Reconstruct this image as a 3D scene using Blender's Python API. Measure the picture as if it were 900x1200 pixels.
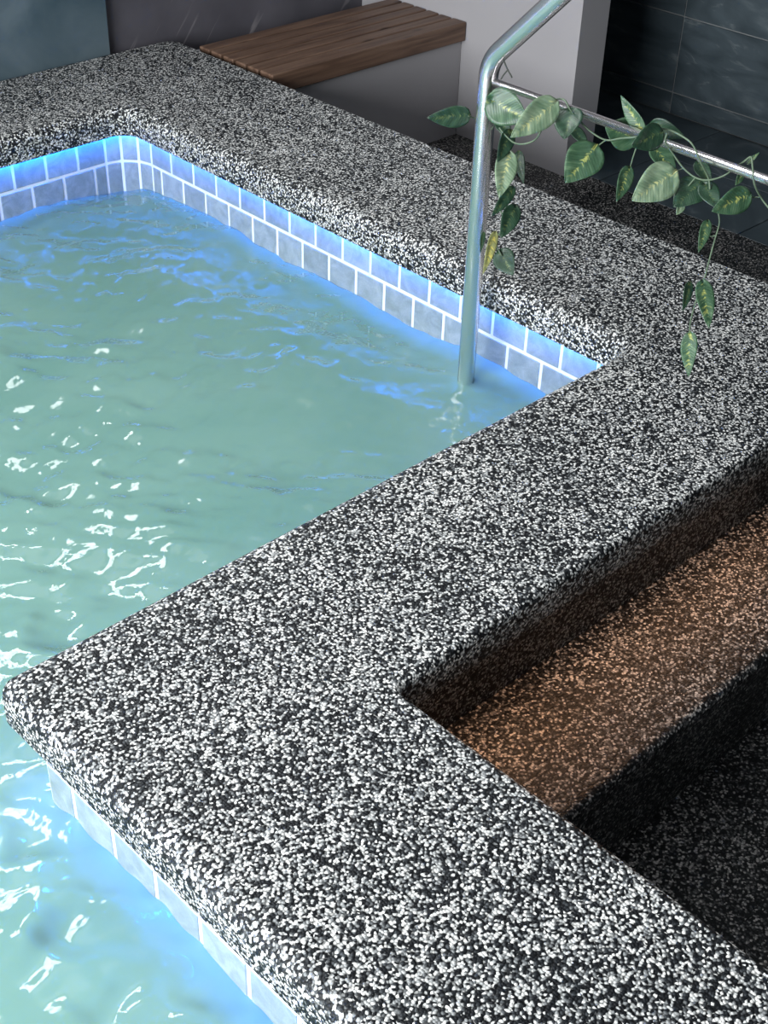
import bpy, bmesh, math, random
import numpy as np
from mathutils import Vector, Matrix
from mathutils.geometry import tessellate_polygon

# ------------------------------------------------------------------ camera, world, lights, exposure
S = 1.4                      # metres per layout unit (the layout unit is the camera height over the coping)
sc = bpy.context.scene
for o in list(bpy.data.objects):
    bpy.data.objects.remove(o)
COL = sc.collection
random.seed(7)
rng = np.random.default_rng(11)

F_PX = 1579.2                # focal length in pixels of a 900 x 1200 frame
R_AX = Vector((0.72196174, -0.69134912, 0.02841918))
U_AX = Vector((0.39514279, 0.44565961, 0.80327435))
F_AX = Vector((0.5680083, 0.56870371, -0.59493081))
cam_d = bpy.data.cameras.new('camera')
cam_d.sensor_fit = 'VERTICAL'
cam_d.sensor_height = 24.0
cam_d.lens = 24.0 * F_PX / 1200.0
cam_d.clip_start = 0.02
cam = bpy.data.objects.new('camera', cam_d)
COL.objects.link(cam)
mw = Matrix.Identity(4)
for i in range(3):
    mw[i][0], mw[i][1], mw[i][2] = R_AX[i], U_AX[i], -F_AX[i]
mw[2][3] = S
cam.matrix_world = mw
sc.camera = cam

sc.view_settings.view_transform = 'Standard'
sc.view_settings.look = 'None'
sc.view_settings.gamma = 1.0
sc.view_settings.use_curve_mapping = False
sc.view_settings.exposure = 0.0

world = bpy.data.worlds.new('world')
sc.world = world
world.use_nodes = True
bg = world.node_tree.nodes['Background']
bg.inputs[0].default_value = (0.55, 0.68, 0.78, 1)
bg.inputs[1].default_value = 0.12


def area_light(name, loc, target, sx, sy, watts, color, spread=180):
    d = bpy.data.lights.new(name, 'AREA')
    d.shape = 'RECTANGLE'
    d.size, d.size_y = sx * S, sy * S
    d.energy = watts
    d.color = color
    d.spread = math.radians(spread)
    o = bpy.data.objects.new(name, d)
    COL.objects.link(o)
    o.location = Vector(loc) * S
    o.rotation_euler = (Vector(target) - Vector(loc)).to_track_quat('-Z', 'Y').to_euler()
    return o


# daylight through the glazed side on the left and through the high window over the back of the pool
area_light('window_daylight', (-1.27, 0.95, 0.72), (1.2, 1.0, 0.2), 1.9, 1.1, 345, (0.95, 0.985, 1.0))
area_light('high_window_daylight', (0.85, 2.70, 1.40), (0.85, 1.0, 0.9), 1.1, 0.5, 80, (0.97, 0.99, 1.0), 150)
area_light('crossbar_fill_light', (1.0, 2.2, 1.893), (1.0, 2.2, 0.0), 1.2, 0.7, 14, (0.96, 0.99, 1.0))  # unseen fill light, added overhead so the steel crossbar mirrors something bright
# warm step light under the lip of the coping
area_light('step_light', (1.15, 0.70, -0.055), (1.15, 0.60, -0.143), 0.75, 0.012, 1.75, (1.0, 0.52, 0.27))


# ------------------------------------------------------------------ materials
def new_mat(name):
    m = bpy.data.materials.new(name)
    m.use_nodes = True
    nt = m.node_tree
    return m, nt, nt.nodes['Principled BSDF']


def N(nt, t, **kw):
    n = nt.nodes.new(t)
    for k, v in kw.items():
        if hasattr(n, k):
            setattr(n, k, v)
        else:
            n.inputs[k].default_value = v
    return n


def ramp(nt, stops, interp='LINEAR'):
    n = nt.nodes.new('ShaderNodeValToRGB')
    cr = n.color_ramp
    cr.interpolation = interp
    while len(cr.elements) < len(stops):
        cr.elements.new(0.5)
    for e, (p, c) in zip(cr.elements, stops):
        e.position = p
        e.color = (*c, 1) if len(c) == 3 else c
    return n


def mat_pebble(name, stops, scale=245.0, rough=0.5, bump=0.5, patch=0.34):
    m, nt, b = new_mat(name)
    L = nt.links.new
    tc = N(nt, 'ShaderNodeTexCoord')
    wob = N(nt, 'ShaderNodeTexNoise', Scale=90.0, Detail=1.0)
    L(tc.outputs['Object'], wob.inputs['Vector'])
    mixv = N(nt, 'ShaderNodeMix', data_type='VECTOR')
    add = N(nt, 'ShaderNodeVectorMath', operation='MULTIPLY_ADD')
    L(wob.outputs['Color'], add.inputs[0])
    add.inputs[1].default_value = (0.004, 0.004, 0.004)
    L(tc.outputs['Object'], add.inputs[2])
    vor = N(nt, 'ShaderNodeTexVoronoi', feature='F1', Scale=scale)
    vor.inputs['Randomness'].default_value = 1.0
    L(add.outputs[0], vor.inputs['Vector'])
    sep = N(nt, 'ShaderNodeSeparateColor')
    L(vor.outputs['Color'], sep.inputs[0])
    # uneven mix of pale and dark stones from patch to patch
    pn = N(nt, 'ShaderNodeTexNoise', Scale=5.0, Detail=3.0)
    L(tc.outputs['Object'], pn.inputs['Vector'])
    pm = N(nt, 'ShaderNodeMath', operation='MULTIPLY_ADD')
    L(pn.outputs['Fac'], pm.inputs[0])
    pm.inputs[1].default_value = patch
    pm.inputs[2].default_value = -patch * 0.5
    sm = N(nt, 'ShaderNodeMath', operation='ADD', use_clamp=True)
    L(sep.outputs[0], sm.inputs[0])
    L(pm.outputs[0], sm.inputs[1])
    rp = ramp(nt, stops, 'LINEAR')
    L(sm.outputs[0], rp.inputs[0])
    # resin-dark seams between the stones
    seam = N(nt, 'ShaderNodeMapRange', clamp=True)
    seam.inputs['From Min'].default_value = 0.35
    seam.inputs['From Max'].default_value = 0.75
    seam.inputs['To Min'].default_value = 1.0
    seam.inputs['To Max'].default_value = 0.25
    L(vor.outputs['Distance'], seam.inputs['Value'])
    mul = N(nt, 'ShaderNodeMix', data_type='RGBA', blend_type='MULTIPLY')
    mul.inputs[0].default_value = 1.0
    L(rp.outputs[0], mul.inputs[6])
    L(seam.outputs[0], mul.inputs[7])
    L(mul.outputs[2], b.inputs['Base Color'])
    b.inputs['Roughness'].default_value = rough
    b.inputs['Specular IOR Level'].default_value = 0.18
    bp = N(nt, 'ShaderNodeBump', Strength=bump, Distance=0.003)
    inv = N(nt, 'ShaderNodeMath', operation='SUBTRACT')
    inv.inputs[0].default_value = 1.0
    L(vor.outputs['Distance'], inv.inputs[1])
    L(inv.outputs[0], bp.inputs['Height'])
    L(bp.outputs[0], b.inputs['Normal'])
    return m


def mat_noise(name, c1, c2, scale=6.0, rough=0.6, bump=0.1, detail=6.0, stretch=(1, 1, 1), spec=0.4, bscale=None, dist=0.0):
    m, nt, b = new_mat(name)
    L = nt.links.new
    tc = N(nt, 'ShaderNodeTexCoord')
    mp = N(nt, 'ShaderNodeMapping')
    mp.inputs['Scale'].default_value = stretch
    L(tc.outputs['Object'], mp.inputs['Vector'])
    n1 = N(nt, 'ShaderNodeTexNoise', Scale=scale, Detail=detail)
    n1.inputs['Distortion'].default_value = dist
    L(mp.outputs[0], n1.inputs['Vector'])
    rp = ramp(nt, [(0.3, c1), (0.7, c2)])
    L(n1.outputs['Fac'], rp.inputs[0])
    L(rp.outputs[0], b.inputs['Base Color'])
    b.inputs['Roughness'].default_value = rough
    b.inputs['Specular IOR Level'].default_value = spec
    if bump:
        n2 = N(nt, 'ShaderNodeTexNoise', Scale=bscale or scale * 3, Detail=4.0)
        L(mp.outputs[0], n2.inputs['Vector'])
        bp = N(nt, 'ShaderNodeBump', Strength=bump, Distance=0.004)
        L(n2.outputs['Fac'], bp.inputs['Height'])
        L(bp.outputs[0], b.inputs['Normal'])
    return m


PEB = [(0.0, (0.005, 0.006, 0.008)), (0.40, (0.010, 0.012, 0.015)), (0.50, (0.05, 0.056, 0.062)), (0.62, (0.25, 0.26, 0.265)),
       (0.78, (0.58, 0.59, 0.58)), (1.0, (0.84, 0.83, 0.80))]
M_PEB = mat_pebble('pebble_resin', PEB)
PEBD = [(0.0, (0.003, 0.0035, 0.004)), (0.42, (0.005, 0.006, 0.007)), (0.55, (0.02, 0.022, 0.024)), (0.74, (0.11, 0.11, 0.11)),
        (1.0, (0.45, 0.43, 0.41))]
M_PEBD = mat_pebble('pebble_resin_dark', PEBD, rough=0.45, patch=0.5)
M_GROUT = mat_noise('pale_grout', (0.50, 0.54, 0.54), (0.60, 0.64, 0.64), 20, 0.8, 0.05)
M_BASIN = mat_noise('grey_green_plaster', (0.16, 0.20, 0.195), (0.22, 0.26, 0.25), 6, 0.8, 0.05)


def mat_stonewall():
    m = mat_noise('dark_stone_wall', (0.045, 0.043, 0.052), (0.095, 0.09, 0.105), 3.0, 0.45, 0.3, bscale=14)
    nt = m.node_tree
    L = nt.links.new
    b = nt.nodes['Principled BSDF']
    src = b.inputs['Base Color'].links[0].from_socket
    tc = N(nt, 'ShaderNodeTexCoord')
    mr = N(nt, 'ShaderNodeMapping')
    mr.inputs['Rotation'].default_value = (0, math.radians(52), 0)
    L(tc.outputs['Object'], mr.inputs['Vector'])
    mp = N(nt, 'ShaderNodeMapping')
    mp.inputs['Scale'].default_value = (3.0, 20.0, 38.0)
    L(mr.outputs[0], mp.inputs['Vector'])
    n = N(nt, 'ShaderNodeTexNoise', Scale=1.0, Detail=2.0)
    n.inputs['Distortion'].default_value = 0.8
    L(mp.outputs[0], n.inputs['Vector'])
    n2 = N(nt, 'ShaderNodeTexNoise', Scale=4.0, Detail=2.0)
    L(tc.outputs['Object'], n2.inputs['Vector'])
    r1 = ramp(nt, [(0.64, (0, 0, 0)), (0.70, (1, 1, 1))])
    L(n.outputs['Fac'], r1.inputs[0])
    r2 = ramp(nt, [(0.4, (0, 0, 0)), (0.6, (0.6, 0.6, 0.6))])
    L(n2.outputs['Fac'], r2.inputs[0])
    mu = N(nt, 'ShaderNodeMath', operation='MULTIPLY')
    L(r1.outputs[0], mu.inputs[0]); L(r2.outputs[0], mu.inputs[1])
    mx = N(nt, 'ShaderNodeMix', data_type='RGBA')
    L(mu.outputs[0], mx.inputs[0]); L(src, mx.inputs[6]); mx.inputs[7].default_value = (0.30, 0.28, 0.29, 1)
    L(mx.outputs[2], b.inputs['Base Color'])
    return m


M_STONEWALL = mat_stonewall()
M_PIER = mat_noise('blue_grey_plaster', (0.035, 0.062, 0.08), (0.09, 0.122, 0.142), 4.5, 0.6, 0.15, dist=0.8)
M_WHITE = mat_noise('pale_grey_plaster', (0.29, 0.278, 0.29), (0.315, 0.303, 0.315), 2.0, 0.75, 0.03)
M_PLINTH = mat_noise('grey_plaster', (0.29, 0.278, 0.29), (0.315, 0.303, 0.315), 2.0, 0.75, 0.03)


def mat_pooltile():
    m, nt, b = new_mat('stone_pool_tile')
    L = nt.links.new
    tc = N(nt, 'ShaderNodeTexCoord')
    oi = N(nt, 'ShaderNodeObjectInfo')
    vm = N(nt, 'ShaderNodeVectorMath', operation='MULTIPLY_ADD')
    L(oi.outputs['Random'], vm.inputs[0])
    vm.inputs[1].default_value = (7, 7, 7)
    L(tc.outputs['Object'], vm.inputs[2])
    n1 = N(nt, 'ShaderNodeTexNoise', Scale=22.0, Detail=8.0)
    n1.inputs['Distortion'].default_value = 1.2
    L(vm.outputs[0], n1.inputs['Vector'])
    n2 = N(nt, 'ShaderNodeTexNoise', Scale=260.0, Detail=2.0)
    L(vm.outputs[0], n2.inputs['Vector'])
    ad = N(nt, 'ShaderNodeMath', operation='MULTIPLY_ADD')
    L(n2.outputs['Fac'], ad.inputs[0]); ad.inputs[1].default_value = 0.35
    L(n1.outputs['Fac'], ad.inputs[2])
    ad2 = N(nt, 'ShaderNodeMath', operation='MULTIPLY_ADD')
    L(oi.outputs['Random'], ad2.inputs[0]); ad2.inputs[1].default_value = 0.22
    L(ad.outputs[0], ad2.inputs[2])
    rp = ramp(nt, [(0.4, (0.11, 0.145, 0.14)), (0.75, (0.17, 0.21, 0.20)), (1.0, (0.23, 0.275, 0.262))])
    L(ad2.outputs[0], rp.inputs[0])
    L(rp.outputs[0], b.inputs['Base Color'])
    b.inputs['Roughness'].default_value = 0.38
    bp = N(nt, 'ShaderNodeBump', Strength=0.25, Distance=0.002)
    L(ad.outputs[0], bp.inputs['Height'])
    L(bp.outputs[0], b.inputs['Normal'])
    return m


M_TILE = mat_pooltile()


def mat_slate():
    m, nt, b = new_mat('dark_slate_tile')
    L = nt.links.new
    tc = N(nt, 'ShaderNodeTexCoord')
    mp = N(nt, 'ShaderNodeMapping')
    mp.inputs['Scale'].default_value = (1.0, 1.0, 3.2)
    mp.inputs['Rotation'].default_value = (0.12, 0, 0)
    L(tc.outputs['Object'], mp.inputs['Vector'])
    n1 = N(nt, 'ShaderNodeTexNoise', Scale=3.0, Detail=9.0)
    n1.inputs['Distortion'].default_value = 1.6
    L(mp.outputs[0], n1.inputs['Vector'])
    rp = ramp(nt, [(0.3, (0.026, 0.038, 0.046)), (0.6, (0.055, 0.074, 0.087)), (0.75, (0.10, 0.122, 0.134))])
    L(n1.outputs['Fac'], rp.inputs[0])
    n2 = N(nt, 'ShaderNodeTexNoise', Scale=2.1, Detail=6.0)
    n2.inputs['Distortion'].default_value = 0.9
    L(mp.outputs[0], n2.inputs['Vector'])
    vein = ramp(nt, [(0.485, (0, 0, 0)), (0.5, (1, 1, 1)), (0.515, (0, 0, 0))])
    L(n2.outputs['Fac'], vein.inputs[0])
    gate = ramp(nt, [(0.5, (0, 0, 0)), (0.62, (0.55, 0.55, 0.55))])
    L(n1.outputs['Fac'], gate.inputs[0])
    vm = N(nt, 'ShaderNodeMath', operation='MULTIPLY')
    L(vein.outputs[0], vm.inputs[0]); L(gate.outputs[0], vm.inputs[1])
    mx = N(nt, 'ShaderNodeMix', data_type='RGBA')
    L(vm.outputs[0], mx.inputs[0]); L(rp.outputs[0], mx.inputs[6]); mx.inputs[7].default_value = (0.2, 0.22, 0.225, 1)
    L(mx.outputs[2], b.inputs['Base Color'])
    b.inputs['Roughness'].default_value = 0.42
    bp = N(nt, 'ShaderNodeBump', Strength=0.45, Distance=0.006)
    L(n1.outputs['Fac'], bp.inputs['Height'])
    L(bp.outputs[0], b.inputs['Normal'])
    return m


M_SLATE = mat_slate()
M_SLATEGROUT = mat_noise('grey_joint', (0.16, 0.17, 0.175), (0.2, 0.21, 0.215), 30, 0.8, 0)


def mat_wood():
    m, nt, b = new_mat('brown_hardwood')
    L = nt.links.new
    tc = N(nt, 'ShaderNodeTexCoord')
    oi = N(nt, 'ShaderNodeObjectInfo')
    vm = N(nt, 'ShaderNodeVectorMath', operation='MULTIPLY_ADD')
    L(oi.outputs['Random'], vm.inputs[0])
    vm.inputs[1].default_value = (5, 3, 4)
    L(tc.outputs['Object'], vm.inputs[2])
    mp = N(nt, 'ShaderNodeMapping')
    mp.inputs['Scale'].default_value = (2.2, 34, 34)
    L(vm.outputs[0], mp.inputs['Vector'])
    n1 = N(nt, 'ShaderNodeTexNoise', Scale=1.6, Detail=6.0)
    n1.inputs['Distortion'].default_value = 0.6
    L(mp.outputs[0], n1.inputs['Vector'])
    rp = ramp(nt, [(0.3, (0.06, 0.032, 0.02)), (0.5, (0.115, 0.065, 0.042)), (0.75, (0.17, 0.105, 0.072))])
    L(n1.outputs['Fac'], rp.inputs[0])
    # knots
    mp2 = N(nt, 'ShaderNodeMapping')
    mp2.inputs['Scale'].default_value = (3.0, 12, 12)
    L(vm.outputs[0], mp2.inputs['Vector'])
    vo = N(nt, 'ShaderNodeTexVoronoi', Scale=1.5)
    L(mp2.outputs[0], vo.inputs['Vector'])
    kr = ramp(nt, [(0.05, (0.15, 0.12, 0.1)), (0.16, (1, 1, 1))])
    L(vo.outputs['Distance'], kr.inputs[0])
    mx = N(nt, 'ShaderNodeMix', data_type='RGBA', blend_type='MULTIPLY')
    mx.inputs[0].default_value = 0.8
    L(rp.outputs[0], mx.inputs[6]); L(kr.outputs[0], mx.inputs[7])
    L(mx.outputs[2], b.inputs['Base Color'])
    b.inputs['Roughness'].default_value = 0.5
    bp = N(nt, 'ShaderNodeBump', Strength=0.2, Distance=0.002)
    L(n1.outputs['Fac'], bp.inputs['Height'])
    L(bp.outputs[0], b.inputs['Normal'])
    return m


M_WOOD = mat_wood()

M_STEEL, nt_, b_ = new_mat('polished_steel')
b_.inputs['Base Color'].default_value = (0.92, 0.88, 0.89, 1)
b_.inputs['Metallic'].default_value = 1.0
b_.inputs['Roughness'].default_value = 0.22

M_LED, nt_, b_ = new_mat('blue_led')
M_LED.use_backface_culling = False
b_.inputs['Base Color'].default_value = (0.02, 0.1, 0.4, 1)
b_.inputs['Emission Color'].default_value = (0.002, 0.15, 1.0, 1)
b_.inputs['Emission Strength'].default_value = 330.0
M_STEM = mat_noise('vine_stem', (0.05, 0.08, 0.05), (0.10, 0.14, 0.09), 30, 0.6, 0)
M_WIRE = mat_noise('dark_twig', (0.02, 0.025, 0.02), (0.04, 0.045, 0.035), 30, 0.6, 0)


def mat_leaf(name, lo, hi, streak, gold):
    m, nt, b = new_mat(name)
    L = nt.links.new
    uv = N(nt, 'ShaderNodeUVMap')
    sep = N(nt, 'ShaderNodeSeparateXYZ')
    L(uv.outputs[0], sep.inputs[0])
    oi = N(nt, 'ShaderNodeObjectInfo')
    # |v| across, u along
    av = N(nt, 'ShaderNodeMath', operation='ABSOLUTE')
    L(sep.outputs[1], av.inputs[0])
    # side veins
    a1 = N(nt, 'ShaderNodeMath', operation='MULTIPLY_ADD')
    L(av.outputs[0], a1.inputs[0]); a1.inputs[1].default_value = -0.75
    L(sep.outputs[0], a1.inputs[2])
    a2 = N(nt, 'ShaderNodeMath', operation='MULTIPLY'); a2.inputs[1].default_value = 95.0
    L(a1.outputs[0], a2.inputs[0])
    sn = N(nt, 'ShaderNodeMath', operation='SINE')
    L(a2.outputs[0], sn.inputs[0])
    # noise streaks stretched along veins
    cmb = N(nt, 'ShaderNodeCombineXYZ')
    m1 = N(nt, 'ShaderNodeMath', operation='MULTIPLY'); m1.inputs[1].default_value = 6.0
    L(a1.outputs[0], m1.inputs[0]); L(m1.outputs[0], cmb.inputs[0])
    m2 = N(nt, 'ShaderNodeMath', operation='MULTIPLY'); m2.inputs[1].default_value = 2.2
    L(sep.outputs[1], m2.inputs[0]); L(m2.outputs[0], cmb.inputs[1])
    m3 = N(nt, 'ShaderNodeMath', operation='MULTIPLY'); m3.inputs[1].default_value = 37.0
    L(oi.outputs['Random'], m3.inputs[0]); L(m3.outputs[0], cmb.inputs[2])
    nz = N(nt, 'ShaderNodeTexNoise', Scale=1.4, Detail=5.0)
    L(cmb.outputs[0], nz.inputs['Vector'])
    fac = N(nt, 'ShaderNodeMath', operation='MULTIPLY_ADD')
    L(sn.outputs[0], fac.inputs[0]); fac.inputs[1].default_value = 0.03
    L(nz.outputs['Fac'], fac.inputs[2])
    rp = ramp(nt, [(0.3, lo), (0.52, hi), (0.78, streak)])
    L(fac.outputs[0], rp.inputs[0])
    # golden midrib splash
    nz2 = N(nt, 'ShaderNodeTexNoise', Scale=3.5, Detail=3.0)
    L(cmb.outputs[0], nz2.inputs['Vector'])
    mr = N(nt, 'ShaderNodeMath', operation='MULTIPLY_ADD')
    L(nz2.outputs['Fac'], mr.inputs[0]); mr.inputs[1].default_value = 0.5; mr.inputs[2].default_value = -0.245
    gt = N(nt, 'ShaderNodeMath', operation='SUBTRACT')
    L(mr.outputs[0], gt.inputs[0]); L(av.outputs[0], gt.inputs[1])
    gm = N(nt, 'ShaderNodeMapRange', clamp=True)
    gm.inputs['From Min'].default_value = -0.02
    gm.inputs['From Max'].default_value = 0.05
    L(gt.outputs[0], gm.inputs['Value'])
    gf = N(nt, 'ShaderNodeMath', operation='MULTIPLY'); gf.inputs[1].default_value = 0.75
    fade = N(nt, 'ShaderNodeMapRange', clamp=True)      # the splash dies out before the tip
    fade.inputs['From Min'].default_value = 0.62
    fade.inputs['From Max'].default_value = 0.9
    fade.inputs['To Min'].default_value = 1.0
    fade.inputs['To Max'].default_value = 0.0
    L(sep.outputs[0], fade.inputs['Value'])
    gq = N(nt, 'ShaderNodeMath', operation='MULTIPLY')
    L(gm.outputs[0], gq.inputs[0]); L(fade.outputs[0], gq.inputs[1])
    L(gq.outputs[0], gf.inputs[0])
    mx = N(nt, 'ShaderNodeMix', data_type='RGBA')
    L(gf.outputs[0], mx.inputs[0]); L(rp.outputs[0], mx.inputs[6]); mx.inputs[7].default_value = (*gold, 1)
    L(mx.outputs[2], b.inputs['Base Color'])
    b.inputs['Roughness'].default_value = 0.45
    bp = N(nt, 'ShaderNodeBump', Strength=0.15, Distance=0.0006)
    L(sn.outputs[0], bp.inputs['Height'])
    L(bp.outputs[0], b.inputs['Normal'])
    return m


GOLD = (0.34, 0.36, 0.10)
M_LEAF = {
    'dark': mat_leaf('leaf_dark_green', (0.006, 0.024, 0.012), (0.012, 0.04, 0.02), (0.03, 0.07, 0.035), (0.10, 0.13, 0.045)),
    'mid': mat_leaf('leaf_mid_green', (0.014, 0.045, 0.02), (0.03, 0.075, 0.036), (0.08, 0.14, 0.075), GOLD),
    'pale': mat_leaf('leaf_sage_green', (0.075, 0.13, 0.075), (0.15, 0.215, 0.135), (0.27, 0.34, 0.23), (0.5, 0.5, 0.22)),
    'yellow': mat_leaf('leaf_yellow_green', (0.13, 0.15, 0.05), (0.2, 0.21, 0.08), (0.3, 0.3, 0.12), (0.6, 0.5, 0.1)),
}


def mat_water():
    m = bpy.data.materials.new('cloudy_pool_water')
    m.use_nodes = True
    nt = m.node_tree
    nt.nodes.clear()
    L = nt.links.new
    out = N(nt, 'ShaderNodeOutputMaterial')
    tc = N(nt, 'ShaderNodeTexCoord')
    # fine chop on top of the modelled waves
    n1 = N(nt, 'ShaderNodeTexNoise', Scale=26.0, Detail=1.0)
    n1.inputs['Distortion'].default_value = 1.4
    L(tc.outputs['Object'], n1.inputs['Vector'])
    bp = N(nt, 'ShaderNodeBump', Strength=0.15, Distance=0.008)
    L(n1.outputs['Fac'], bp.inputs['Height'])
    n2 = N(nt, 'ShaderNodeTexNoise', Scale=2.2, Detail=3.0)
    n2.inputs['Distortion'].default_value = 0.6
    L(tc.outputs['Object'], n2.inputs['Vector'])
    rp = ramp(nt, [(0.3, (0.225, 0.45, 0.395)), (0.7, (0.295, 0.525, 0.46))])
    L(n2.outputs['Fac'], rp.inputs[0])
    df = N(nt, 'ShaderNodeBsdfDiffuse')
    L(rp.outputs[0], df.inputs['Color'])
    up = N(nt, 'ShaderNodeCombineXYZ')
    up.inputs[2].default_value = 1.0
    L(up.outputs[0], df.inputs['Normal'])      # light scattered back from inside the cloudy water
    tr = N(nt, 'ShaderNodeBsdfTransparent')
    tr.inputs['Color'].default_value = (0.85, 0.95, 0.94, 1)
    mx = N(nt, 'ShaderNodeMixShader')
    mx.inputs[0].default_value = 0.5
    L(df.outputs[0], mx.inputs[1]); L(tr.outputs[0], mx.inputs[2])
    gl = N(nt, 'ShaderNodeBsdfGlossy', Roughness=0.03)
    L(bp.outputs[0], gl.inputs['Normal'])
    fr = N(nt, 'ShaderNodeFresnel', IOR=1.33)
    L(bp.outputs[0], fr.inputs['Normal'])
    mx2 = N(nt, 'ShaderNodeMixShader')
    L(fr.outputs[0], mx2.inputs[0]); L(mx.outputs[0], mx2.inputs[1]); L(gl.outputs[0], mx2.inputs[2])
    L(mx2.outputs[0], out.inputs['Surface'])
    va = N(nt, 'ShaderNodeVolumeAbsorption', Density=9.0)
    va.inputs['Color'].default_value = (0.05, 0.52, 0.52, 1)
    L(va.outputs[0], out.inputs['Volume'])
    return m


M_WATER = mat_water()


# ------------------------------------------------------------------ helpers
def obj(name, verts, faces, mat, parent=None, smooth=False, uvs=None):
    """one mesh object from layout-unit coordinates"""
    me = bpy.data.meshes.new(name)
    me.from_pydata([tuple(c * S for c in v) for v in verts], [], faces)
    if smooth:
        me.polygons.foreach_set('use_smooth', [True] * len(me.polygons))
    if uvs is not None:
        ul = me.uv_layers.new(name='UVMap')
        for lp in me.loops:
            ul.data[lp.index].uv = uvs[lp.vertex_index]
    me.materials.append(mat)
    me.update()
    o = bpy.data.objects.new(name, me)
    COL.objects.link(o)
    attach(o, parent)
    return o


def attach(o, parent):
    if parent is not None:
        o.parent = parent
        o.matrix_parent_inverse = Matrix.Translation(-Vector(parent.location))


def thing(name, label, cat, loc, group=None):
    o = bpy.data.objects.new(name, None)
    COL.objects.link(o)
    o.location = Vector(loc) * S
    o.empty_display_size = 0.05
    o['label'] = label
    o['category'] = cat
    if group:
        o['group'] = group
    return o


def tag(o, label, cat, kind=None):
    o['label'] = label
    o['category'] = cat
    if kind:
        o['kind'] = kind
    return o


def struct(o):
    o['kind'] = 'structure'
    return o


def box(x0, x1, y0, y1, z0, z1):
    v = [(x0, y0, z0), (x1, y0, z0), (x1, y1, z0), (x0, y1, z0), (x0, y0, z1), (x1, y0, z1), (x1, y1, z1), (x0, y1, z1)]
    f = [(0, 3, 2, 1), (4, 5, 6, 7), (0, 1, 5, 4), (1, 2, 6, 5), (2, 3, 7, 6), (3, 0, 4, 7)]
    return v, f


def bevel_box_mesh(name, sx, sy, sz, bev, mat, seg=2):
    """centred box with rounded edges, layout units"""
    bm = bmesh.new()
    bmesh.ops.create_cube(bm, size=1.0)
    bmesh.ops.scale(bm, vec=(sx * S, sy * S, sz * S), verts=bm.verts)
    bmesh.ops.bevel(bm, geom=list(bm.edges), offset=bev * S, segments=seg, profile=0.5, affect='EDGES')
    me = bpy.data.meshes.new(name)
    bm.to_mesh(me)
    bm.free()
    me.materials.append(mat)
    return me


def place(name, me, loc, parent=None, rotz=0.0):
    o = bpy.data.objects.new(name, me)
    COL.objects.link(o)
    o.location = Vector(loc) * S
    o.rotation_euler = (0, 0, rotz)
    attach(o, parent)
    return o


def rounded_path(corners, radii, seg=8):
    """closed polygon with rounded corners -> list of (x, y)"""
    pts = []
    n = len(corners)
    for i in range(n):
        p0, p1, p2 = (Vector(corners[(i + k) % n]) for k in (-1, 0, 1))
        r = radii[i]
        d0, d2 = (p0 - p1).normalized(), (p2 - p1).normalized()
        if r <= 0:
            pts.append(tuple(p1))
            continue
        c = p1 + (d0 + d2) * r
        a, b = p1 + d0 * r - c, p1 + d2 * r - c
        for k in range(seg + 1):
            t = k / seg * math.pi / 2
            pts.append(tuple(c + a * math.cos(t) + b * math.sin(t)))
    return pts


def offset_path(pts, d):
    """shift a closed path to its left by d with mitred corners"""
    n = len(pts)
    out = []
    for i in range(n):
        p0, p1, p2 = (Vector(pts[(i + k) % n]) for k in (-1, 0, 1))
        e0, e1 = (p1 - p0).normalized(), (p2 - p1).normalized()
        n0, n1 = Vector((-e0.y, e0.x)), Vector((-e1.y, e1.x))
        m = (n0 + n1).normalized()
        out.append(tuple(p1 + m * (d / max(0.3, m.dot(n0)))))
    return out


def tube(path, r, seg=16, caps=True):
    """round tube along 3-D points; r is a number or one per point"""
    P = [Vector(p) for p in path]
    n = len(P)
    rr = r if isinstance(r, (list, tuple)) else [r] * n
    verts, faces = [], []
    T0 = (P[1] - P[0]).normalized()
    up = Vector((1, 0, 0)) if abs(T0.x) < 0.8 else Vector((0, 1, 0))
    nrm = (up - T0 * up.dot(T0)).normalized()
    for i in range(n):
        T = (P[min(i + 1, n - 1)] - P[max(i - 1, 0)]).normalized()
        nrm = (nrm - T * nrm.dot(T)).normalized()
        bn = T.cross(nrm)
        for k in range(seg):
            a = 2 * math.pi * k / seg
            verts.append(tuple(P[i] + (nrm * math.cos(a) + bn * math.sin(a)) * rr[i]))
    for i in range(n - 1):
        for k in range(seg):
            a, b = i * seg + k, i * seg + (k + 1) % seg
            faces.append((a, b, b + seg, a + seg))
    if caps:
        faces.append(tuple(range(seg - 1, -1, -1)))
        faces.append(tuple(range((n - 1) * seg, n * seg)))
    return verts, faces


def fillet(points, r, seg=8):
    """open 3-D polyline with rounded bends"""
    out = [Vector(points[0])]
    for i in range(1, len(points) - 1):
        a, p, b = (Vector(points[i + k]) for k in (-1, 0, 1))
        d0, d1 = (a - p).normalized(), (b - p).normalized()
        half = math.acos(max(-1, min(1, d0.dot(d1)))) / 2
        t = r / math.tan(half)
        c = p + (d0 + d1).normalized() * (r / math.sin(half))
        s, e = p + d0 * t - c, p + d1 * t - c
        ang = s.angle(e)
        for k in range(seg + 1):
            w = k / seg
            out.append(c + (s * math.sin((1 - w) * ang) + e * math.sin(w * ang)) / math.sin(ang))
    out.append(Vector(points[-1]))
    return out


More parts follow.
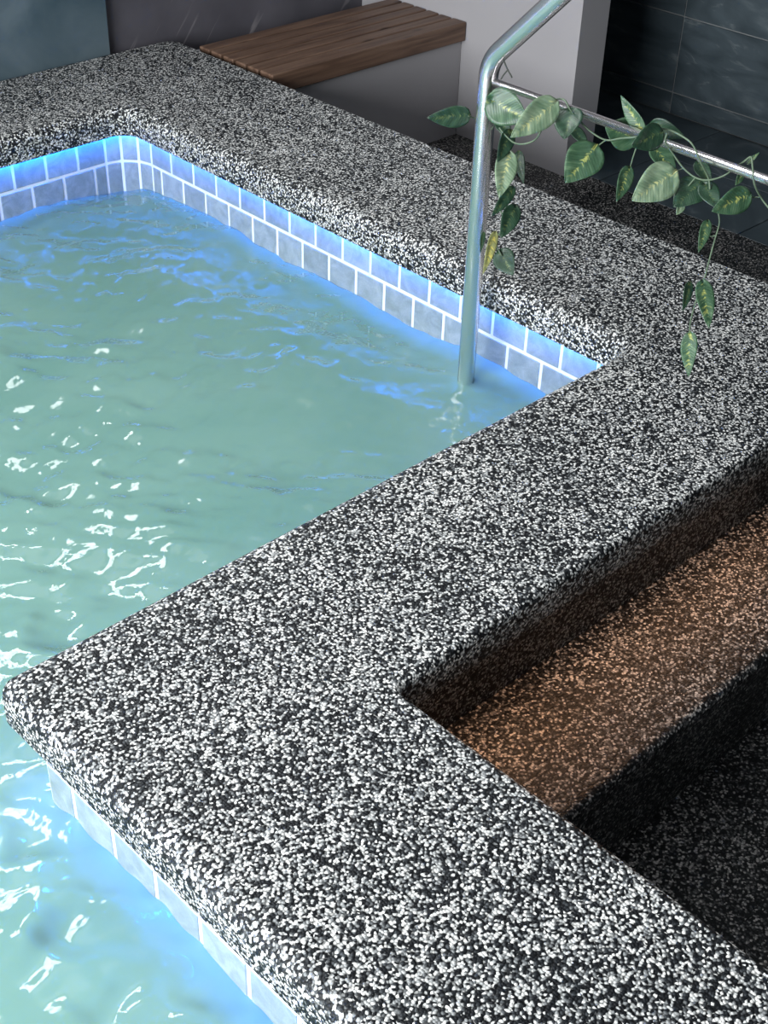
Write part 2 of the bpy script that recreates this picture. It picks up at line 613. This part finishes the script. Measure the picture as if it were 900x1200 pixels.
def smooth_path(pts, sub=6):
    """Catmull-Rom through 3-D points"""
    P = [Vector(p) for p in pts]
    out = []
    for i in range(len(P) - 1):
        p0, p1, p2, p3 = P[max(i - 1, 0)], P[i], P[i + 1], P[min(i + 2, len(P) - 1)]
        for k in range(sub):
            t = k / sub
            out.append(0.5 * ((2 * p1) + (p2 - p0) * t + (2 * p0 - 5 * p1 + 4 * p2 - p3) * t * t + (3 * p1 - p0 - 3 * p2 + p3) * t ** 3))
    out.append(P[-1])
    return out


# ------------------------------------------------------------------ layout (units of camera height)
Z_WATER, Z_FLOOR, Z_TREAD, Z_BASIN, Z_TOP = -0.175, -0.286, -0.143, -0.85, 1.9
X_R, Y_F, Y_N, X_L = 1.528, 2.330, 1.017, 0.440          # outermost nosing lines round the pool
XO, YO, YS, XS = 1.872, 2.630, 0.720, 0.748              # outer edges of the coping
X_W, Y_S = -0.95, -0.90                                   # far ends of the basin, out of view
LIP = 0.057
BACK = 0.028                                              # tile face set back under the nosing

# water-side outline, counter-clockwise seen from above so that "left" is the water
def inner_at(d):
    """the outline moved back from the water by d"""
    c = [(X_W - d, Y_S - d), (X_L + d, Y_S - d), (X_L + d, Y_N - d), (X_R + d, Y_N - d), (X_R + d, Y_F + d), (X_W - d, Y_F + d)]
    return rounded_path(c, [0.05 + d, 0.05 + d, max(0.003, 0.020 - d), 0.035 + d, 0.04 + d, 0.05 + d])



outer = rounded_path([(X_W - 0.3, Y_S - 0.3), (XS, Y_S - 0.3), (XS, YS), (XO, YS), (XO, YO), (X_W - 0.3, YO)],
                     [0.03, 0.03, 0.012, 0.03, 0.035, 0.03])


def coping():
    r = 0.022
    prof_in = [(r * (1 - math.sin(a)), -r * (1 - math.cos(a))) for a in [math.pi / 2 * k / 6 for k in range(7)]]
    prof_in = [(r - r * math.sin(a), -(r - r * math.cos(a))) for a in [math.pi / 2 * k / 6 for k in range(7)]]
    prof_in += [(0.0, -LIP + 0.004), (0.001, -LIP + 0.001), (0.004, -LIP), (0.009, -LIP), (0.010, -LIP + 0.012), (BACK + 0.012, -LIP + 0.012)]
    ro = 0.009
    prof_out = [(ro - ro * math.sin(a), -(ro - ro * math.cos(a))) for a in [math.pi / 2 * k / 4 for k in range(5)]]
    prof_out += [(0.0, -0.046), (0.004, -0.05), (0.016, -0.05), (0.016, Z_FLOOR - 0.02)]
    verts, faces = [], []
    rings_in, rings_out = [], []
    for d, z in prof_in:
        pts = inner_at(d)                                 # away from the water
        rings_in.append(range(len(verts), len(verts) + len(pts)))
        verts += [(x, y, z) for x, y in pts]
    for d, z in prof_out:
        pts = offset_path(outer, d)                       # inwards
        rings_out.append(range(len(verts), len(verts) + len(pts)))
        verts += [(x, y, z) for x, y in pts]
    for rings, flip in ((rings_in, True), (rings_out, False)):
        for a, b in zip(rings[:-1], rings[1:]):
            n = len(a)
            for i in range(n):
                q = (a[i], b[i], b[(i + 1) % n], a[(i + 1) % n])
                faces.append(q[::-1] if flip else q)
    ri, ro_ = rings_in[0], rings_out[0]
    loops = [[Vector(verts[i]) for i in ro_], [Vector(verts[i]) for i in ri]]
    idx = list(ro_) + list(ri)
    for t in tessellate_polygon(loops):
        a, b, c = (idx[k] for k in t)
        nz = (Vector(verts[b]) - Vector(verts[a])).cross(Vector(verts[c]) - Vector(verts[a])).z
        faces.append((a, b, c) if nz > 0 else (a, c, b))
    o = obj('pool_coping', verts, faces, M_PEB)
    # smooth only the narrow rounded strips
    for p in o.data.polygons:
        p.use_smooth = len(p.vertices) == 4
    return struct(o)


COPING = coping()

# ------------------------------------------------------------------ basin walls, tiles, light strip
wall_line = inner_at(BACK + 0.0015)            # grout plane behind the tile faces


def basin():
    verts, faces = [], []
    n = len(wall_line)
    for z in (-LIP + 0.0115, Z_BASIN):
        verts += [(x, y, z) for x, y in wall_line]
    for i in range(n):
        faces.append((i, n + i, n + (i + 1) % n, (i + 1) % n)[::-1])
    tris = tessellate_polygon([[Vector(v) for v in verts[n:]]])
    for t in tris:
        a, b, c = (n + k for k in t)
        nz = (Vector(verts[b]) - Vector(verts[a])).cross(Vector(verts[c]) - Vector(verts[a])).z
        faces.append((a, b, c) if nz > 0 else (a, c, b))
    b = struct(obj('pool_basin', verts, faces, M_BASIN))
    gl = inner_at(BACK + 0.0012)
    v = [(x, y, z) for z in (-LIP + 0.0115, -0.276) for x, y in gl]
    f = [(i, (i + 1) % n, n + (i + 1) % n, n + i) for i in range(n)]
    obj('grout_bed', v, f, M_GROUT, b)
    return b


BASIN = basin()
PITCH, GAP, T_TH = 0.0755, 0.0055, 0.008
ROWS = [(-0.1225, -0.048), (-0.198, -0.1225), (-0.2735, -0.198)]
tile_cache = {}


def tile(cx, cy, w, z0, z1, ang):
    """ang: direction of the outward (water side) normal"""
    h = z1 - z0 - (GAP if z1 < -0.1 else GAP * 0.5)
    key = (round(w, 4), round(h, 4))
    if key not in tile_cache:
        tile_cache[key] = bevel_box_mesh('pool_tile', T_TH, w - GAP, h, 0.0012, M_TILE, 1)
    zc = z0 + GAP * 0.5 + h * 0.5
    c, s = math.cos(ang), math.sin(ang)
    off = -T_TH * 0.5 + random.uniform(-0.0004, 0.0004)
    return place('pool_tile', tile_cache[key], (cx + c * off, cy + s * off, zc), BASIN, ang)


def straight(ax, along, start, stop, face, ang, r, phase):
    """a course of tiles along x or y, cut at both ends"""
    z0, z1 = ROWS[r]
    k0 = math.floor((start - phase) / PITCH)
    k = k0
    while True:
        a, b = phase + k * PITCH, phase + (k + 1) * PITCH
        k += 1
        if a >= stop - 1e-6:
            break
        a, b = max(a, start), min(b, stop)
        if b - a < 0.012:
            continue
        m = 0.5 * (a + b)
        if along == 'x':
            tile(m, face, b - a, z0, z1, ang)
        else:
            tile(face, m, b - a, z0, z1, ang)


XT, YT, YNT, XLT = X_R + BACK, Y_F + BACK, Y_N - BACK, X_L + BACK
RC = 0.068
for r in range(3):
    half = PITCH * 0.5 if r % 2 else 0.0
    straight(None, 'y', YNT + 0.012, YT - RC, XT, math.pi, r, 2.145 - PITCH * 14 + half)      # right wall, faces -x
    straight(None, 'x', -0.05, XT - RC, YT, -math.pi / 2, r, 1.495 - PITCH * 22 + half)      # far wall, faces -y
    straight(None, 'y', -0.2, YNT - 0.002, XLT, math.pi, r, 0.8215 + (half if r else 0))      # near left arm, faces -x
    straight(None, 'x', XLT + 0.010, XT - 0.012, YNT, math.pi / 2, r, 0.47 + half)             # behind the near arm, faces +y
    z0, z1 = ROWS[r]
    ccx, ccy = XT - RC, YT - RC
    for k in range(3):                                                                       # cut tiles round the far corner
        a = math.pi / 6 * (k + 0.5)
        chord = 2 * RC * math.sin(math.pi / 12)
        ap = RC * math.cos(math.pi / 12) + 0.001
        tile(ccx + ap * math.cos(a), ccy + ap * math.sin(a), chord + 0.0015, z0, z1, a + math.pi)


def led():
    """strip fixed to the back of the lip, shining on the tiles"""
    rings = [(inner_at(d), -LIP + z) for d, z in ((0.0102, 0.0115), (0.0135, 0.0115), (0.0135, 0.0025), (0.0102, 0.0025))]
    n = len(rings[0][0])
    v = [(x, y, z) for p, z in rings for x, y in p]
    f = []
    for k in range(4):
        for i in range(n):
            j, m = (i + 1) % n, (k + 1) % 4
            f.append((k * n + i, k * n + j, m * n + j, m * n + i))
    o = obj('light_strip', v, f, M_STEEL, COPING)
    o['label'] = 'light strip housing under the pool nosing'
    # the lit diffuser looks at the tiles only
    rings = [(inner_at(0.0158), -LIP + 0.0108), (inner_at(0.0138), -LIP + 0.0035)]
    v = [(x, y, z) for p, z in rings for x, y in p]
    f = [(i, (i + 1) % n, n + (i + 1) % n, n + i) for i in range(n)]
    d = obj('diffuser', v, f, M_LED, o)
    return o


led()


# ------------------------------------------------------------------ water
def water():
    step = 0.0062
    x0, x1, y0, y1 = X_W - 0.02, XT + 0.004, Y_S - 0.02, YT + 0.004
    nx, ny = int((x1 - x0) / step) + 1, int((y1 - y0) / step) + 1
    xs, ys = np.linspace(x0, x1, nx), np.linspace(y0, y1, ny)
    X, Y = np.meshgrid(xs, ys)
    Zw = np.zeros_like(X)
    # slow drift of phase makes crests wander
    wx = X + 0.03 * np.sin(5.1 * Y + 1.0) + 0.018 * np.sin(11.3 * Y + 4.3 * X)
    wy = Y + 0.03 * np.sin(4.3 * X + 2.0) + 0.018 * np.sin(9.7 * X - 5.1 * Y)
    chop = 0.75 + 1.0 / (1 + np.exp((X - 0.85 + 0.15 * (1.4 - Y)) * 5.0))
    for lam, slope, cnt, loc in ((0.50, 0.06, 6, False), (0.24, 0.06, 10, False), (0.12, 0.08, 14, True), (0.06, 0.095, 16, True), (0.038, 0.10, 16, True)):
        acc = np.zeros_like(X)
        for _ in range(cnt):
            l = lam * rng.uniform(0.7, 1.4)
            th = rng.uniform(0, 2 * np.pi)
            k = 2 * np.pi / l
            acc += np.sin(k * (np.cos(th) * wx + np.sin(th) * wy) + rng.uniform(0, 6.28)) * (slope / k) * np.sqrt(2.0 / cnt)
        Zw += acc * (chop if loc else 1.0)
    Zw += Z_WATER
    keep = ~((X[:-1, :-1] > XLT + 0.012) & (Y[1:, 1:] < YNT - 0.012))
    idx = np.arange(nx * ny).reshape(ny, nx)
    q = np.stack([idx[:-1, :-1], idx[:-1, 1:], idx[1:, 1:], idx[1:, :-1]], -1)[keep]
    used = np.unique(q)
    remap = np.full(nx * ny, -1)
    remap[used] = np.arange(len(used))
    V = np.stack([X.ravel(), Y.ravel(), Zw.ravel()], -1)[used] * S
    q = remap[q]
    # sides and underside close the body of water
    ed = {}
    for row in q:
        for a, b in zip(row, np.roll(row, -1)):
            ed[(a, b)] = 1
    rim = [(a, b) for (a, b) in ed if (b, a) not in ed]
    low = {}
    extra = []
    for a, b in rim:
        for t in (a, b):
            if t not in low:
                low[t] = len(V) + len(low)
                extra.append((V[t][0], V[t][1], (Z_BASIN - 0.01) * S))
    sides = [(b, a, low[a], low[b]) for a, b in rim]
    zb = (Z_BASIN - 0.01) * S
    n0 = len(V) + len(extra)
    ex, ey = np.array([e[0] for e in extra]), np.array([e[1] for e in extra])
    xa, xb, ya, yb = ex.min(), ex.max(), ey.min(), ey.max()
    notch_x, notch_y = ex[(ex > 0.3 * S) & (ex < 0.7 * S) & (ey < 0.5 * S)].max(), ey[(ex > 0.9 * S) & (ey < 1.5 * S)].min()
    extra += [(xa, ya, zb), (notch_x, ya, zb), (notch_x, yb, zb), (xa, yb, zb), (notch_x, notch_y, zb), (xb, notch_y, zb), (xb, yb, zb)]
    bottom = [(n0 + 3, n0 + 2, n0 + 1, n0), (n0 + 2, n0 + 6, n0 + 5, n0 + 4)]
    V = np.vstack([V, np.array(extra)])
    q = np.vstack([q, np.array(sides + bottom)])
    me = bpy.data.meshes.new('pool_water')
    me.vertices.add(len(V)); me.vertices.foreach_set('co', V.ravel())
    me.loops.add(q.size); me.loops.foreach_set('vertex_index', q.ravel().astype(np.int32))
    me.polygons.add(len(q))
    me.polygons.foreach_set('loop_start', np.arange(0, q.size, 4, dtype=np.int32))
    me.update(calc_edges=True)
    me.validate()
    me.polygons.foreach_set('use_smooth', [True] * len(me.polygons))
    me.materials.append(M_WATER)
    o = bpy.data.objects.new('pool_water', me)
    COL.objects.link(o)
    return tag(o, 'cloudy turquoise rippled water filling the tiled pool', 'water', 'stuff')


water()


# ------------------------------------------------------------------ steps and floors
def steps():
    r = 0.011
    y_e = 0.550                                            # edge of the upper tread
    arc = [(y_e + r - r * math.sin(a), Z_TREAD - r + r * math.cos(a)) for a in [math.pi / 2 * k / 5 for k in range(6)]]
    prof = [(YS + 0.03, Z_TREAD)] + arc + [(y_e, Z_FLOOR - 0.01)]
    xa, xb = XS - 0.02, XO - 0.004
    v = [(xa, y, z) for y, z in prof] + [(xb, y, z) for y, z in prof]
    n = len(prof)
    f = [(i, i + 1, n + i + 1, n + i) for i in range(n - 1)]
    v += [(xb, YS + 0.03, Z_FLOOR - 0.01)]
    f.append(tuple([n + i for i in range(n)] + [2 * n]))
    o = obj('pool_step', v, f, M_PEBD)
    return struct(o)


steps()
X_PEB, X_TW, Y_BW = 2.556, 3.065, 2.66
v, f = box(0.4, X_PEB, -1.4, Y_BW + 0.02, Z_FLOOR - 0.08, Z_FLOOR)
struct(obj('floor', v, f, M_PEBD))
v, f = box(X_PEB, X_TW + 0.02, -1.4, Y_BW + 0.02, Z_FLOOR - 0.08, Z_FLOOR - 0.004)
FT = struct(obj('floor', v, f, M_SLATEGROUT))
ft_me = bevel_box_mesh('floor_tile', 0.2515, 0.397, 0.008, 0.0008, M_SLATE, 1)
for i in range(2):
    for k in range(10):
        place('floor_tile', ft_me, (X_PEB + 0.127 + 0.2545 * i, Y_BW - 0.2 - 0.4 * k, Z_FLOOR - 0.004), FT)

# ------------------------------------------------------------------ walls
WX0, WX1, WZ0, WZ1 = 0.28, 1.42, 1.12, 1.68              # high window opening


def joined(boxes):
    V, Fc = [], []
    for b in boxes:
        v, f = box(*b)
        Fc += [tuple(len(V) + i for i in q) for q in f]
        V += v
    return V, Fc


v, f = box(1.703, X_TW + 0.1, Y_BW, Y_BW + 0.1, Z_FLOOR, Z_TOP)
struct(obj('wall_back', v, f, M_STONEWALL))
ya, yb = Y_BW - 0.022, Y_BW + 0.1
v, f = joined([(-1.6, 1.703, ya, yb, Z_FLOOR, WZ0), (-1.6, 1.703, ya, yb, WZ1, Z_TOP), (-1.6, WX0, ya, yb, WZ0, WZ1), (WX1, 1.703, ya, yb, WZ0, WZ1)])
struct(obj('wall_left', v, f, M_PIER))
wb = [(WX0, WX1, 2.655, 2.685, WZ0, WZ0 + 0.03), (WX0, WX1, 2.655, 2.685, WZ1 - 0.03, WZ1)]
for i in range(4):
    xm = WX0 + (WX1 - WX0 - 0.03) * i / 3
    wb.append((xm, xm + 0.03, 2.656, 2.684, WZ0 + 0.03, WZ1 - 0.03))
v, f = joined(wb)
struct(obj('window_1', v, f, M_SLATEGROUT))
v, f = box(2.508, 2.609, 1.932, Y_BW, Z_FLOOR, Z_TOP)
WW = obj('wall_divider', v, f, M_WHITE)
struct(WW)
v, f = box(X_TW + 0.004, X_TW + 0.1, -1.4, Y_BW, Z_FLOOR, Z_TOP)
WT = struct(obj('wall_right', v, f, M_SLATEGROUT))
zrows = [(Z_FLOOR, -0.228), (-0.228, -0.029), (-0.029, 0.170), (0.170, 0.369), (0.369, 0.568), (0.568, 0.767), (0.767, 0.966)]
wt_cache = {}
for z0, z1 in zrows:
    h = z1 - z0 - 0.0035
    key = round(h, 4)
    if key not in wt_cache:
        wt_cache[key] = bevel_box_mesh('wall_tile', 0.012, 0.3965, h, 0.001, M_SLATE, 1)
    for k in range(-1, 7):
        yc = 2.029 - 0.2 - 0.4 * k
        if yc + 0.2 > Y_BW - 0.03 + 0.4 * 0.5:
            continue
        place('wall_tile', wt_cache[key], (X_TW + 0.006, yc, (z0 + z1) / 2), WT)

v, f = box(-1.6, X_TW + 0.1, -1.4, Y_BW + 0.1, Z_TOP, Z_TOP + 0.05)
struct(obj('ceiling', v, f, M_WHITE))

# ------------------------------------------------------------------ bench
def bench():
    x0, x1 = 1.885, 2.506
    y0, y1 = 2.282, 2.545
    b = thing('slatted_bench', 'brown slatted wooden bench on a grey plastered plinth beyond the pool edge', 'bench', ((x0 + x1) / 2, (y0 + y1) / 2, Z_FLOOR))
    v, f = box(x0, x1, 2.296, y1 + 0.1, Z_FLOOR, -0.046)
    o = obj('plinth', v, f, M_PLINTH, b)
    o['label'] = 'grey plastered plinth'
    edges = [(2.282, 2.326), (2.333, 2.370), (2.377, 2.414), (2.421, 2.458), (2.465, 2.502), (2.509, 2.545)]
    for i, (a, c) in enumerate(edges):
        h = 0.046 if i == 0 else 0.026
        me = bevel_box_mesh('slat', x1 - x0, c - a, h, 0.0028, M_WOOD)
        s = place('slat', me, ((x0 + x1) / 2, (a + c) / 2, 0.002 - h / 2 - (0.0 if i == 0 else 0.001)), b)
        if i == 0:
            s['label'] = 'deep front plank of the seat'
    for xb in (1.95, 2.2, 2.46):
        v, f = box(xb - 0.02, xb + 0.02, 2.33, y1 - 0.005, -0.046, -0.0255)
        obj('bearer', v, f, M_WOOD, b)
    return b


bench()

# ------------------------------------------------------------------ handrail
XP, YP = 1.478, 1.296


def handrail():
    b = thing('handrail', 'polished steel handrail rising out of the water over the pool edge', 'handrail', (XP, YP, Z_BASIN))
    y_end = 0.05
    path = fillet([(XP, YP, Z_BASIN), (XP, YP, 0.368), (XP, YP - 0.30, 0.668), (XP, y_end, 0.668), (XP, y_end, Z_FLOOR)], 0.06, 10)
    v, f = tube(path, 0.0145, 28)
    obj('rail_tube', v, f, M_STEEL, b, smooth=True)
    v, f = tube([(XP, YP - 0.005, 0.340), (XP, y_end, 0.340)], 0.0062, 18)
    obj('crossbar', v, f, M_STEEL, b, smooth=True)
    for y, z in ((YP, Z_BASIN), (y_end, Z_FLOOR)):
        v, f = tube([(XP, y, z), (XP, y, z + 0.006)], 0.035, 28)
        obj('base_flange', v, f, M_STEEL, b, smooth=False)
    return b


handrail()


# ------------------------------------------------------------------ artificial vine
def ray(px, py):
    return R_AX * ((px - 450) / F_PX) - U_AX * ((py - 600) / F_PX) + F_AX


def at(px, py, dx=0.0):
    """point of the vertical plane through the handrail that shows at a pixel"""
    d = ray(px, py)
    return Vector((0, 0, 1)) + d * ((XP + dx) / d.x)


def leaf(base, tip, width, tone, parent, dx=0.0, tilt=0.25, roll=0.2, bend=0.15, cup=0.12, heart=0.35):
    """heart-shaped leaf: base and tip given in pixels, real size found at the rail's depth"""
    B, T = at(*base, dx), None
    dep = (B - Vector((0, 0, 1))).dot(F_AX)
    d = ray(*tip)
    T = Vector((0, 0, 1)) + d * (dep / d.dot(F_AX))
    Lv = T - B
    ln = Lv.length
    W = width * dep / F_PX
    view = (B - Vector((0, 0, 1))).normalized()
    ax = Lv.normalized()
    side = ax.cross(-view).normalized()
    nrm = side.cross(ax).normalized() * 1.0
    if nrm.dot(view) > 0:
        nrm = -nrm
    # tilt the blade about its base and roll it round its midrib; lengthen so that its outline keeps its size
    ax2 = (ax + nrm * tilt).normalized()
    ln2 = ln / max(0.3, ax2.dot(ax))
    nrm2 = (nrm - ax2 * nrm.dot(ax2)).normalized()
    side2 = ax2.cross(nrm2)
    sd = (side2 * math.cos(roll) + nrm2 * math.sin(roll))
    nn = (nrm2 * math.cos(roll) - side2 * math.sin(roll))
    Wh = W * 0.5 / max(0.4, math.cos(roll))
    nu, nv = 18, 10
    verts, uvs, faces = [], [], []
    for i in range(nu + 1):
        u = i / nu
        prof = (math.sin(math.pi * min(1, u ** 0.62)) ** 0.80) * (1 - 0.12 * u)
        prof = max(prof, 0.02 if u < 0.5 else 0.0)
        for j in range(nv + 1):
            s = (j / nv) * 2 - 1
            w = prof * Wh
            # lobes reach back past the stalk
            back = heart * Wh * abs(s) ** 1.3 * (1 - u) ** 4
            z = -cup * Wh * 1.6 * (1 - abs(s)) ** 1.0 * prof + bend * ln * (-(u - 0.35) ** 2) + 0.03 * Wh * math.sin(9 * u + 4 * s)
            p = B + ax2 * (u * ln2 - back) + sd * (s * w) + nn * z
            verts.append(tuple(p))
            uvs.append((u, s * prof * Wh / max(ln, 1e-6) * 1.0))
    for i in range(nu):
        for j in range(nv):
            a = i * (nv + 1) + j
            faces.append((a, a + 1, a + nv + 2, a + nv + 1))
    o = obj('leaf', verts, faces, M_LEAF[tone], parent, smooth=True, uvs=uvs)
    md = o.modifiers.new('thickness', 'SOLIDIFY')
    md.thickness = 0.0009
    md.offset = 0
    return o


def stem(pts, r, parent, mat=None, name='stem'):
    path = smooth_path([at(*p) for p in pts], 6)
    v, f = tube(path, r, 7)
    return obj(name, v, f, mat or M_STEM, parent, smooth=True)


rail_vine = thing('artificial_vine', 'variegated leafy vine trailing along the handrail crossbar with a strand hanging down', 'plant', at(740, 155))
post_vine = thing('artificial_vine', 'variegated leafy vine climbing the submerged handrail post beside the water', 'plant', at(590, 200))

RL = [  # base px, tip px, width px, tone, depth shift, tilt, roll
    ((650, 121), (598, 162), 37, 'pale', -0.03, 0.15, 0.1),
    ((668, 130), (660, 165), 34, 'dark', -0.01, 0.3, -0.4),
    ((672, 150), (690, 172), 14, 'dark', 0.02, 0.2, 0.5),
    ((695, 174), (662, 214), 46, 'mid', -0.01, 0.1, -0.15),
    ((744, 160), (709, 148), 42, 'mid', 0.03, 0.3, 0.2),
    ((752, 154), (727, 114), 17, 'mid', 0.01, 0.2, 0.5),
    ((774, 156), (738, 173), 32, 'dark', -0.02, 0.35, 0.2),
    ((765, 146), (802, 162), 22, 'dark', 0.02, 0.2, -0.4),
    ((768, 172), (793, 204), 24, 'mid', 0.02, 0.3, 0.5),
    ((788, 203), (740, 236), 46, 'pale', -0.02, 0.15, 0.1),
    ((738, 197), (723, 238), 19, 'mid', -0.01, 0.2, 0.4),
    ((820, 214), (788, 243), 38, 'dark', 0.01, 0.2, -0.3),
    ((818, 190), (834, 216), 18, 'dark', 0.03, 0.3, 0.3),
    ((826, 216), (842, 244), 24, 'dark', 0.0, 0.4, 0.3),
    ((800, 240), (793, 252), 10, 'pale', 0.0, 0.1, 0.3),
    ((877, 229), (833, 249), 32, 'mid', -0.02, 0.2, 0.2),
    ((870, 204), (862, 218), 9, 'mid', 0.02, 0.2, 0.4),
    ((876, 192), (889, 179), 6, 'mid', 0.03, 0.2, 0.4),
    ((830, 259), (819, 297), 14, 'mid', 0.0, 0.2, 0.3),
    ((824, 330), (832, 385), 22, 'mid', -0.01, 0.25, 0.3),
    ((809, 331), (801, 366), 11, 'dark', 0.02, 0.3, 0.5),
    ((808, 391), (806, 442), 20, 'mid', -0.01, 0.25, -0.3),
]
for b, t, w, tone, dx, ti, ro in RL:
    leaf(b, t, w, tone, rail_vine, dx, ti, ro)
SR = 0.0013
stem([(585, 150, -.01), (604, 168, -.015), (628, 163, -.02), (640, 135, -.02), (650, 118, -.012), (661, 117, -.014), (668, 128, -.014), (678, 140, 0.0), (692, 154, 0), (710, 164, 0), (728, 162, 0), (748, 160, -.015),
      (766, 152, -.02), (783, 152, -.0), (800, 160, 0), (812, 170, -.012), (821, 190, -.014), (830, 208, 0), (832, 222, 0)], SR, rail_vine)
stem([(782, 156, -.014), (780, 166, -.014), (790, 182, 0), (801, 197, 0), (815, 208, 0), (830, 211, 0), (848, 206, 0), (862, 196, .01), (871, 190, .012), (880, 184, 0), (882, 195, -.014), (884, 215, -.014), (892, 232, 0), (903, 246, 0)], SR, rail_vine)
stem([(842, 250, 0), (843, 262, 0), (838, 280, 0), (832, 302, 0), (826, 325, 0), (824, 332, 0), (815, 355, 0), (809, 378, 0), (808, 393, 0)], SR * 0.9, rail_vine)
for pts in ([(710, 164, 0), (702, 170, 0), (695, 176, 0)], [(746, 172, 0), (742, 184, 0), (738, 198, 0)], [(801, 197, 0), (795, 200, 0), (787, 204, -.02)],
            [(815, 208, 0), (810, 214, 0), (800, 226, .0)], [(890, 231, 0), (883, 231, 0), (876, 229, -.02)], [(838, 276, 0), (833, 277, 0), (828, 272, 0)]):
    stem(pts, SR * 0.8, rail_vine, name='leaf_stalk')

PL = [
    ((548, 136), (501, 139), 26, 'dark', 0.0, 0.2, 0.35),
    ((576, 118), (618, 142), 44, 'mid', -0.02, 0.2, -0.15),
    ((585, 140), (598, 160), 18, 'dark', 0.01, 0.2, 0.2),
    ((599, 154), (583, 192), 19, 'dark', 0.0, 0.25, 0.4),
    ((597, 180), (585, 233), 28, 'pale', -0.015, 0.2, 0.15),
    ((607, 178), (613, 217), 13, 'dark', 0.02, 0.3, -0.4),
    ((602, 220), (576, 255), 15, 'dark', -0.01, 0.2, 0.3),
    ((604, 243), (587, 280), 23, 'dark', 0.0, 0.2, 0.2),
    ((581, 272), (567, 322), 12, 'yellow', -0.015, 0.1, 0.4),
    ((586, 296), (601, 323), 27, 'dark', 0.01, 0.35, -0.2),
    ((567, 272), (563, 297), 6, 'dark', -0.016, 0.1, 0.3),
]
for b, t, w, tone, dx, ti, ro in PL:
    leaf(b, t, w, tone, post_vine, dx, ti, ro)
stem([(592, 108, .016), (583, 125, .014), (584, 150, .012), (592, 165, .008), (586, 190, .01), (594, 215, .005), (585, 240, .01), (592, 262, .005), (581, 282, .01), (588, 300, .008)], SR, post_vine)
stem([(549, 136, .0), (558, 139, .016), (570, 141, .018), (584, 140, .014)], SR * 0.8, post_vine, name='leaf_stalk')
stem([(590, 70, .0), (594, 80, .0), (600, 91, .0)], SR * 0.9, post_vine, M_WIRE, 'twig')
stem([(595, 82, .0), (590, 88, .0), (587, 93, .0)], SR * 0.8, post_vine, M_WIRE, 'twig')
